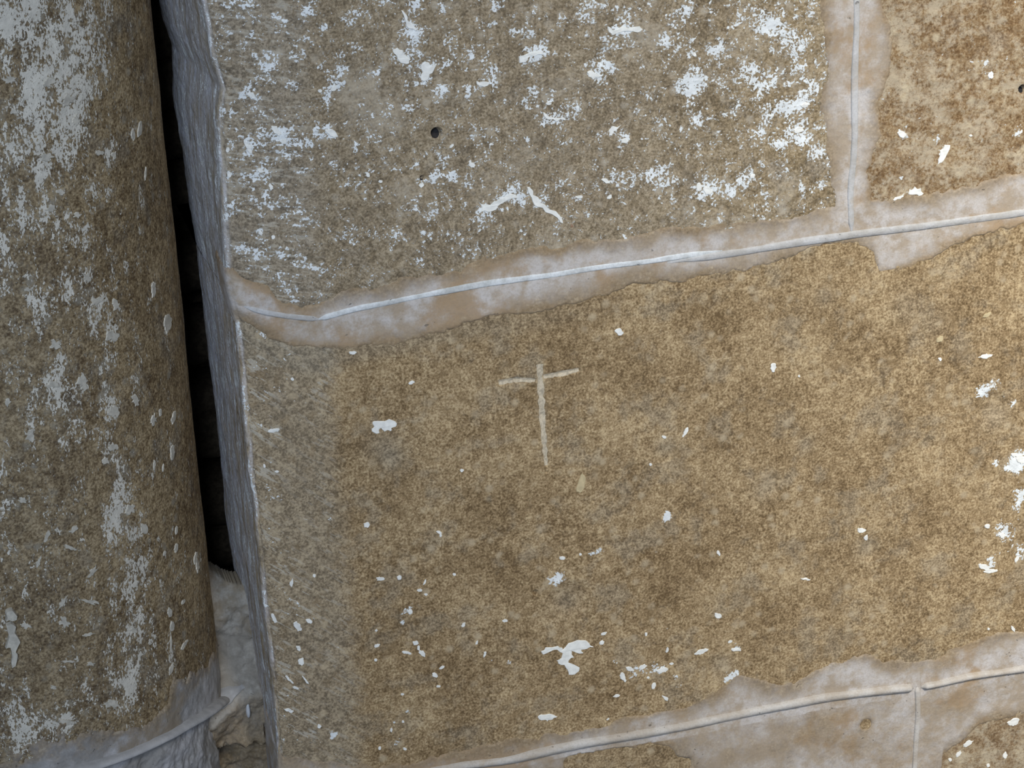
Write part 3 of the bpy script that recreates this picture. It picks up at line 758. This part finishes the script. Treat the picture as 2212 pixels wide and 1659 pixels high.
for pl in ([(1180, 1195), (1195, 1195), (1215, 1245), (1260, 1295), (1320, 1340), (1400, 1390), (1412, 1430), (1390, 1410), (1380, 1397), (1300, 1362), (1240, 1322), (1213, 1290), (1195, 1245)],
           [(372, 65), (390, 72), (410, 130), (450, 153), (476, 185), (470, 200), (430, 187), (405, 168), (393, 120)],
           [(322, 312), (350, 302), (385, 320), (400, 350), (440, 380), (428, 408), (395, 410), (360, 395), (345, 360), (325, 340)],
           [(505, 410), (530, 395), (555, 400), (560, 430), (610, 405), (590, 450), (560, 480), (550, 515), (520, 525), (500, 500), (512, 465)],
           [(1690, 165), (1715, 185), (1740, 192), (1830, 178), (1900, 165), (1922, 185), (1890, 205), (1830, 197), (1760, 212), (1720, 226), (1700, 205)],
           [(1560, 460), (1600, 450), (1630, 472), (1670, 485), (1640, 500), (1600, 512), (1570, 490)],
           [(1700, 840), (1730, 805), (1785, 798), (1765, 820), (1735, 840), (1720, 872), (1702, 870)],
           [(1775, 890), (1810, 880), (1835, 900), (1815, 920), (1780, 915)],
           [(1125, 360), (1180, 340), (1270, 325), (1285, 345), (1230, 355), (1180, 370), (1165, 400), (1130, 405)],
           [(855, 515), (900, 518), (945, 525), (930, 550), (885, 550), (858, 540)],
           [(1265, 710), (1290, 720), (1310, 742), (1360, 755), (1420, 750), (1430, 770), (1370, 782), (1320, 768), (1285, 740)],
           [(870, 1295), (900, 1310), (950, 1315), (985, 1285), (1040, 1262), (1110, 1245), (1125, 1265), (1060, 1280), (1010, 1310), (985, 1345), (930, 1360), (880, 1358), (890, 1330)]):
    flake(rel(pl, 2.962, 740, 0), up, 'upper')
for q in [(545, 207, 22, 14, 20), (536, 318, 14, 34, -30), (596, 282, 16, 32, -35), (612, 306, 20, 12), (716, 288, 34, 16, 30), (490, 325, 12, 16), (492, 378, 15, 14), (586, 405, 10, 18, -20), (563, 370, 18, 11, 20), (563, 503, 11, 11), (590, 512, 10, 11),
          (692, 196, 12, 9), (722, 190, 12, 20, 30), (1020, 357, 16, 12, 20), (1015, 352, 8, 16), (1185, 224, 14, 8), (795, 378, 10, 14), (910, 400, 14, 12), (822, 392, 10, 8), (1060, 312, 10, 6, -30), (975, 315, 13, 7, -40), (1308, 390, 22, 10, 30), (1252, 425, 18, 8),
          (1316, 425, 14, 8, -40), (1528, 412, 30, 18, 30), (1510, 405, 16, 22), (1625, 380, 16, 7, -20), (1500, 118, 12, 8), (1725, 282, 26, 14, -10), (1740, 228, 24, 14, -20), (1665, 250, 10, 6)]:
    flake(blob(*q), up, 'upper')
rt_ = block['right']
for pl in ([(2025, 345), (2030, 325), (2040, 312), (2053, 313), (2048, 328), (2042, 340), (2032, 352), (2024, 356)], [(1964, 412), (1976, 402), (1982, 408), (1990, 406), (1996, 418), (1985, 424), (1975, 421), (1962, 420)], [(1928, 432), (1940, 424), (1954, 416), (1952, 424), (1944, 430), (1930, 434)]):
    flake(pl, rt_, 'right')
for q in [(1950, 290, 24, 18, 20), (2140, 165, 12, 10), (2096, 292, 9, 6), (2205, 285, 5, 14, 35)]: flake(blob(*q), rt_, 'right')
lr = block['low_right']
for q in [(2090, 1606, 28, 11, -28), (2070, 1628, 9, 18, 40), (2172, 1633, 11, 18, 10), (2135, 1654, 11, 8, -30), (2190, 1560, 30, 18, -20), (2052, 1640, 10, 8)]: flake(blob(*q), lr, 'low_right')

# small dark hollows: a dark-coloured bowl inside each
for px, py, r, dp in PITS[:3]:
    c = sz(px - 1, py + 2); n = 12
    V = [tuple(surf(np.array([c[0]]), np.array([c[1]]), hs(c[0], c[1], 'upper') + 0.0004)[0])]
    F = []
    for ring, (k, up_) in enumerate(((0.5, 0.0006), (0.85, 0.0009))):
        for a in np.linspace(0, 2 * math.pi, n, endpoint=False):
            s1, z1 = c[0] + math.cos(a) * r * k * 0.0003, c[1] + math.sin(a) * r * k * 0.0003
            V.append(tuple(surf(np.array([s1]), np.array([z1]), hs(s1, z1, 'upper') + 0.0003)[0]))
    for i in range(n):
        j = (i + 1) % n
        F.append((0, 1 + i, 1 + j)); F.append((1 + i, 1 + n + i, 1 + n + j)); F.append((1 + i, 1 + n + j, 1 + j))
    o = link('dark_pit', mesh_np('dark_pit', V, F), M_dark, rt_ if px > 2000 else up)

# ------------------------------------------------------------------ round column on the left
R = 0.15
_view = np.array([-0.198 - CAMP[0], 0.08 - CAMP[1]]); _view /= np.hypot(*_view)
AX = np.array([-0.198, 0.08]) - R * np.array([_view[1], -_view[0]])
CZ = 0.0


def csurf(th, z, h):
    """th = arc length from the frontmost line (to the right), z up, h proud"""
    a = th / R
    rr = R + h
    return np.stack([AX[0] + rr * np.sin(a), AX[1] - rr * np.cos(a), z * np.ones_like(a)], -1)


def cz(px, py):
    d = FW * FPX + RT * (px - W / 2) - UP * (py - H / 2)
    ox, oy = CAMP[0] - AX[0], CAMP[1] - AX[1]
    A = d[0] ** 2 + d[1] ** 2; B = ox * d[0] + oy * d[1]; C_ = ox * ox + oy * oy - R * R
    D = max(B * B - A * C_, 0.0)
    t = (-B - math.sqrt(D)) / A
    p = CAMP + d * t
    return math.atan2(p[0] - AX[0], -(p[1] - AX[1])) * R, p[2]


column = bpy.data.objects.new('stone_column', None)
COL.objects.link(column)
column.location = (0, 0, 0)
column['label'] = 'round grey-brown stone column with flaking limewash left of the dark gap'
column['category'] = 'column'
column['kind'] = 'thing'

CJ = [(150, 1664), (182, 1659), (202, 1652), (270, 1629), (337, 1599), (404, 1562), (440, 1541), (466, 1525)]
CJ_UP = [(0, 1650), (77, 1625), (128, 1600), (200, 1590), (236, 1582), (286, 1565), (337, 1549), (362, 1528), (372, 1490), (380, 1474), (398, 1474), (425, 1450), (448, 1423), (466, 1405)]
cj = polyline_fn(CJ, cz); cju = polyline_fn(CJ_UP, cz)
COL_PAINT = [(60, 100, 90), (200, 60, 80, .8), (60, 330, 90), (150, 300, 60, .7), (150, 180, 70, .9), (100, 230, 60, .8), (30, 30, 60), (120, 30, 70), (225, 150, 40, .6), (190, 230, 40, .7), (215, 350, 40, .6), (240, 330, 24), (210, 420, 30, .6), (100, 430, 50, .6),
    (20, 520, 40, .8), (150, 500, 50, .5), (60, 480, 30, .7), (215, 690, 40), (235, 730, 36), (190, 660, 40, .9), (110, 800, 40), (120, 850, 30), (175, 830, 22), (230, 860, 24), (240, 900, 28), (120, 880, 26), (60, 680, 40, .7), (150, 600, 50, .6), (190, 580, 30, .6), (10, 600, 30),
    (80, 640, 30, .6), (225, 790, 22), (225, 830, 16), (228, 950, 18), (245, 985, 22), (140, 960, 14), (60, 920, 22, .8), (60, 960, 20), (15, 1020, 26), (20, 960, 16, .7), (260, 1010, 28), (250, 1060, 28), (250, 1110, 34), (270, 1080, 24), (290, 1010, 18, .7), (255, 1160, 34),
    (290, 1150, 20), (295, 1210, 26), (300, 1250, 26), (285, 1290, 34), (300, 1330, 26), (290, 1360, 30), (270, 1390, 30), (300, 1410, 34), (290, 1450, 30), (270, 1480, 34), (240, 1450, 24, .7), (150, 1440, 20), (150, 1490, 22), (155, 1520, 16), (250, 1520, 30), (300, 1500, 30),
    (60, 1560, 40), (20, 1540, 40), (110, 1560, 26), (150, 1560, 26), (30, 1610, 40), (100, 1610, 26), (340, 1440, 24, .8), (370, 1420, 24), (330, 1500, 26, .8), (300, 180, 14, .7), (290, 215, 14, .7), (280, 290, 18, .8), (280, 60, 40, .5), (120, 1150, 16, .8), (170, 1190, 18, .8),
    (150, 1300, 20, .7), (130, 1330, 18, .7), (190, 1300, 20, .7), (130, 1250, 18, .5), (245, 1270, 20, .8), (245, 1380, 20, .8), (40, 1080, 20, .5), (330, 380, 16, .6), (310, 440, 20, .5), (430, 1200, 14, .5), (325, 640, 18, .8), (180, 500, 30, .5), (30, 1190, 16, .6)]


def col_height(th, z):
    return 0.0010 * fbm(th, z, 0.06, 3, 0.5, 201) + 0.00035 * fbm(th, z * 0.6, 0.010, 4, 0.6, 211)


th_ax = np.concatenate([np.arange(-0.46, -0.06, 0.01), np.arange(-0.06, 0.30, 0.0009), np.arange(0.305, 0.47, 0.01)])
th_ax = th_ax[th_ax < math.pi * R]
cz_ax = np.concatenate([np.arange(-0.85, -0.40, 0.01), np.arange(-0.395, 0.33, 0.0009), np.arange(0.335, 0.80, 0.01)])
TH, CZZ = np.meshgrid(th_ax, cz_ax)
thc, zcc = np.meshgrid((th_ax[1:] + th_ax[:-1]) / 2, (cz_ax[1:] + cz_ax[:-1]) / 2)
drums = {}
for key, fn in (('up', lambda t, z: z > cj(t) + 0.003), ('low', lambda t, z: z < cj(t) - 0.003)):
    mask = fn(thc, zcc)
    h = col_height(TH, CZZ) - (0.0 if key == 'up' else 0.012)
    g = gauss_list(TH, CZZ, COL_PAINT, cz)
    st = fbm(TH, CZZ * 0.2, 0.008, 3, 0.6, 221)
    paint = 0.03 + 0.17 * g + 0.11 * st - 0.06 * sstep(0.10, 0.18, TH)
    me = grid_mesh('shaft_drum', csurf(TH, CZZ, h), mask, {'paint': paint, 'grey': np.clip(0.25 * (1 - sstep(0.03, 0.12, TH)), 0, 1), 'pale': np.clip(0.25 * g, 0, 1), 'rust': np.zeros(TH.shape) - 0.8})
    drums[key] = link('shaft_drum', me, M_column, column)
drum = drums['up']
t_, z_ = np.meshgrid(np.arange(-0.15, 0.32, 0.0009), np.arange(-0.42, -0.16, 0.0009))
dc = np.minimum(cju(t_) - z_, z_ - (cj(t_) - 0.10))
n_ = fbm(t_, z_, 0.010, 4, 0.6, 301); n2_ = fbm(t_, z_, 0.04, 3, 0.5, 305)
dd = dc + 0.009 * n_ + 0.010 * n2_
hm = col_height(t_, z_) * 0.5 + np.where(dd > 0, 0.0008 * sstep(0, 0.003, dd), np.maximum(dd, -0.004)) + 0.0007 * n_ + 0.0014 * n2_
bl_ = sstep(0.0, 0.008, cj(t_) - z_)
hm = hm - bl_ * (0.005 - 0.004 * fbm(t_, z_, 0.022, 4, 0.6, 311))
kp = dc > -0.014
cjo = link('mortar_joint', grid_mesh('mortar_joint', csurf(t_, z_, hm), kp[:-1, :-1] & kp[1:, 1:], {'stain': n2_ * 0.8 - 0.6 * bl_, 'edge': np.clip(0.9 * (1 - sstep(0.0, 0.016, dd)) - 0.3 * bl_ + 0.5 * bl_ * n2_, 0, 1)}), M_mortar_grey, column)
cjo['label'] = 'grey mortar joint across the foot of the column'
c0_ = cz(182, 1659)
ridge('pointing_ridge', [(t, float(cj(t))) for t in np.linspace(-0.14, c0_[0] - 0.006, 12)] + [cz(*q) for q in [(202, 1652), (270, 1629), (337, 1599), (404, 1562), (440, 1541), (462, 1524), (476, 1513)]], 26, 0.0060, M_ridge_col, cjo,
      conv=lambda a, b: (a, b), sfun=csurf, surface=lambda a, b: col_height(a, b) * 0.5 + 0.0005, under=0.8, seed=45, base=-1.1)

cfl = dict(key='', conv=cz, hfun=lambda t, z: col_height(np.atleast_1d(t), np.atleast_1d(z)), sfun=csurf)
for q in [(105, 178, 26, 20), (145, 215, 22, 24), (165, 260, 14, 22), (100, 338, 30, 18), (212, 330, 20, 14), (245, 335, 12, 22), (22, 172, 30, 20), (30, 240, 14, 16), (132, 415, 18, 14), (166, 465, 18, 14), (110, 450, 24, 16), (60, 625, 18, 10), (240, 725, 30, 24), (185, 600, 20, 24),
          (210, 650, 30, 16, -30), (118, 745, 24, 20), (178, 825, 22, 36), (115, 830, 26, 18), (245, 890, 22, 24), (17, 870, 14, 16), (65, 940, 22, 26), (245, 965, 20, 16), (225, 995, 20, 16), (330, 905, 14, 24), (290, 865, 16, 22), (282, 1100, 24, 18, -20), (50, 1080, 22, 16),
          (100, 1160, 12, 30, 30), (158, 1145, 12, 22, 40), (150, 1181, 30, 10, 15), (83, 1213, 8, 28, 20), (200, 1235, 12, 34, 35), (135, 1300, 10, 34, 35), (310, 1145, 16, 24), (195, 1300, 34, 10, 15), (140, 1345, 26, 18, 30), (190, 1371, 28, 8, -15), (145, 1428, 34, 6, 5), (195, 1434, 20, 10),
          (290, 1362, 18, 14), (240, 1520, 34, 16, -10), (150, 1560, 40, 16, 10), (115, 1484, 16, 10), (58, 1350, 20, 14), (330, 625, 10, 36, 5), (250, 660, 20, 24)]:
    flake(blob(*q[:2], q[2] * 1.15, q[3] * 1.15, *q[4:], n=15, jit=(0.42, 1.25)), drum, mat=M_plaster, thick=0.0007, name='plaster_patch', **cfl)
for q in [(360, 698, 16, 46), (375, 900, 10, 34, 12), (372, 975, 10, 38), (380, 1145, 6, 24), (381, 1183, 9, 26, 8), (356, 1195, 5, 15, 20), (420, 1205, 7, 30, 8), (424, 1225, 5, 40, -4), (367, 1322, 12, 22), (372, 1352, 12, 26), (369, 1390, 4, 60, -4), (398, 1392, 8, 34, 30), (368, 1445, 9, 30, 20),
          (345, 890, 6, 22), (333, 1005, 6, 26), (352, 1010, 3, 24, 5), (395, 1300, 8, 14, 30), (300, 280, 12, 44, 10), (285, 290, 10, 30), (313, 375, 4, 36, 4)]:
    flake(blob(*q), drum, mat=M_plaster, thick=0.0007, name='plaster_patch', **cfl)
# thick dribble of plaster low on the left
dr1 = flake([(10, 1322), (15, 1313), (25, 1311), (32, 1319), (35, 1334), (24, 1338), (10, 1338)], drum, mat=M_plaster, thick=0.0035, name='plaster_drip', **cfl)
dr2 = flake([(11, 1344), (22, 1341), (33, 1348), (37, 1370), (38, 1395), (33, 1406), (37, 1416), (32, 1436), (25, 1440), (25, 1416), (20, 1395), (10, 1397)], drum, mat=M_plaster, thick=0.0028, name='plaster_drip', **cfl)

# ------------------------------------------------------------------ nook behind the column
wl = bpy.data.objects.new('wall_left', None)
COL.objects.link(wl)
wl['kind'] = 'structure'
wl['label'] = 'rough dark rubble lining at the back of the gap behind the column'
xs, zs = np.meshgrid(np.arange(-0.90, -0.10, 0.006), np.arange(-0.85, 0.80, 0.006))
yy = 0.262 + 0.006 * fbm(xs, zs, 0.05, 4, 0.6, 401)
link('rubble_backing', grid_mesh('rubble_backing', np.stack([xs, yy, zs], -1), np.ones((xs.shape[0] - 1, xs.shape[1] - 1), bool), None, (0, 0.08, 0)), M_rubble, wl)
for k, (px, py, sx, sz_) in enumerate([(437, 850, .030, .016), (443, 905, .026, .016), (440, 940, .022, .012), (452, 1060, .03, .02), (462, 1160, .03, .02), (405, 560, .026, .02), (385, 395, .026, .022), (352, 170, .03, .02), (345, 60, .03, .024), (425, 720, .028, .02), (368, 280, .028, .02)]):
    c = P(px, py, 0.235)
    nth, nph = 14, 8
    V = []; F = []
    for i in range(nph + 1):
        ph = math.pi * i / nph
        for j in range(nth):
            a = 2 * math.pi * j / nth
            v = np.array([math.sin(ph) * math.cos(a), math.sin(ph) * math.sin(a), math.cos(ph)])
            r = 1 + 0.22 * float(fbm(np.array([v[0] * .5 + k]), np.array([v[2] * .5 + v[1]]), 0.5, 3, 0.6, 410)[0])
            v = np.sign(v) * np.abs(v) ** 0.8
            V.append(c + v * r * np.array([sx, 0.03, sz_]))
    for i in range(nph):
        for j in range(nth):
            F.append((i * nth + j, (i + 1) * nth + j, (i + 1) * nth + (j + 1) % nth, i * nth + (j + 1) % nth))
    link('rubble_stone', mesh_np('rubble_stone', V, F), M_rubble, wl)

# mortar packed into the foot of the gap
xs, zs = np.meshgrid(np.arange(-0.235, -0.150, 0.0009), np.arange(-0.46, -0.10, 0.0009))
zt = -0.146
n1 = fbm(xs, zs, 0.03, 4, 0.55, 431); n2 = fbm(xs, zs, 0.007, 4, 0.6, 433)
yy = 0.078 - 0.009 * n1 - 0.0030 * n2
yy = yy + 0.02 * sstep(zt - 0.03, zt + 0.01, zs + 0.25 * (xs + 0.19) + 0.006 * n1)
yy = yy - 0.022 * sstep(-0.215, -0.235, zs + 0.004 * n2) + 0.020 * sstep(-0.262, -0.275, zs + 0.004 * n2)
ra, rb = P(462, 1524, 0.060), P(526, 1484, 0.060)
dseg, _t = segdist(xs, zs, (ra[0], ra[2]), (rb[0], rb[2]))
yy = yy - 0.010 * sstep(0.030, 0.004, dseg)
below = sstep(0.002, 0.012, np.interp(xs, [ra[0], rb[0]], [ra[2], rb[2]]) - zs)
cxr = (xs + 0.186) / 0.02
yy = yy + 0.004 * np.clip(1 - cxr ** 2, -1, 1)
fil = link('mortar_fillet', grid_mesh('mortar_fillet', np.stack([xs, yy, zs], -1), (zs + 0.35 * (xs + 0.19) + 0.004 * fbm(xs, zs * 0, 0.02, 1, 0.5, 437) < zt - 0.006)[:-1, :-1], {'stain': n1 * 0.7, 'edge': below * 0.9 + 0.35 * n1}, (0, 0.02, 0)), M_fillet, wl)
fil['label'] = 'lumpy grey mortar packed into the foot of the gap'

x0_, z0_ = xs[0, 0], zs[0, 0]


def fil_y(x, z):
    i = np.clip((z - z0_) / 0.0009, 0, xs.shape[0] - 2.001); j = np.clip((x - x0_) / 0.0009, 0, xs.shape[1] - 2.001)
    i0, j0 = i.astype(int), j.astype(int); fi, fj = i - i0, j - j0
    return (yy[i0, j0] * (1 - fj) + yy[i0, j0 + 1] * fj) * (1 - fi) + (yy[i0 + 1, j0] * (1 - fj) + yy[i0 + 1, j0 + 1] * fj) * fi


def fil_px(a, b):
    Y = 0.06
    for _ in range(40):
        p = P(a, b, Y); Y += 0.4 * (float(fil_y(p[0], p[2])) - Y)
    return p[0], p[2]


ridge('pointing_ridge', [(462, 1524), (476, 1514), (490, 1505), (508, 1494), (528, 1482)], 26, 0.0055, M_ridge_col, fil, conv=fil_px,
      surface=lambda a, b: a * 0, sfun=lambda a, b, h: np.stack([a, fil_y(a, b) - h, b], -1), under=0.8, base=-0.9, fade=(0.006, 0.014), seed=49)

# a glossy run of paint in the corner
V = []; F = []
c = P(535, 1530, 0.062)
for i in range(9):
    ph = math.pi * i / 8
    for j in range(8):
        a = 2 * math.pi * j / 8
        V.append((c[0] + 0.0014 * math.sin(ph) * math.cos(a) * (1.2 - 0.3 * math.cos(ph)), c[1] + 0.004 * math.sin(ph) * math.sin(a), c[2] + 0.0075 * math.cos(ph)))
for i in range(8):
    for j in range(8):
        F.append((i * 8 + j, (i + 1) * 8 + j, (i + 1) * 8 + (j + 1) % 8, i * 8 + (j + 1) % 8))
link('paint_drip', mesh_np('paint_drip', V, F), plain_material('glossy_white_paint', sl(210, 212, 214), 0.05, 0.3), fil)
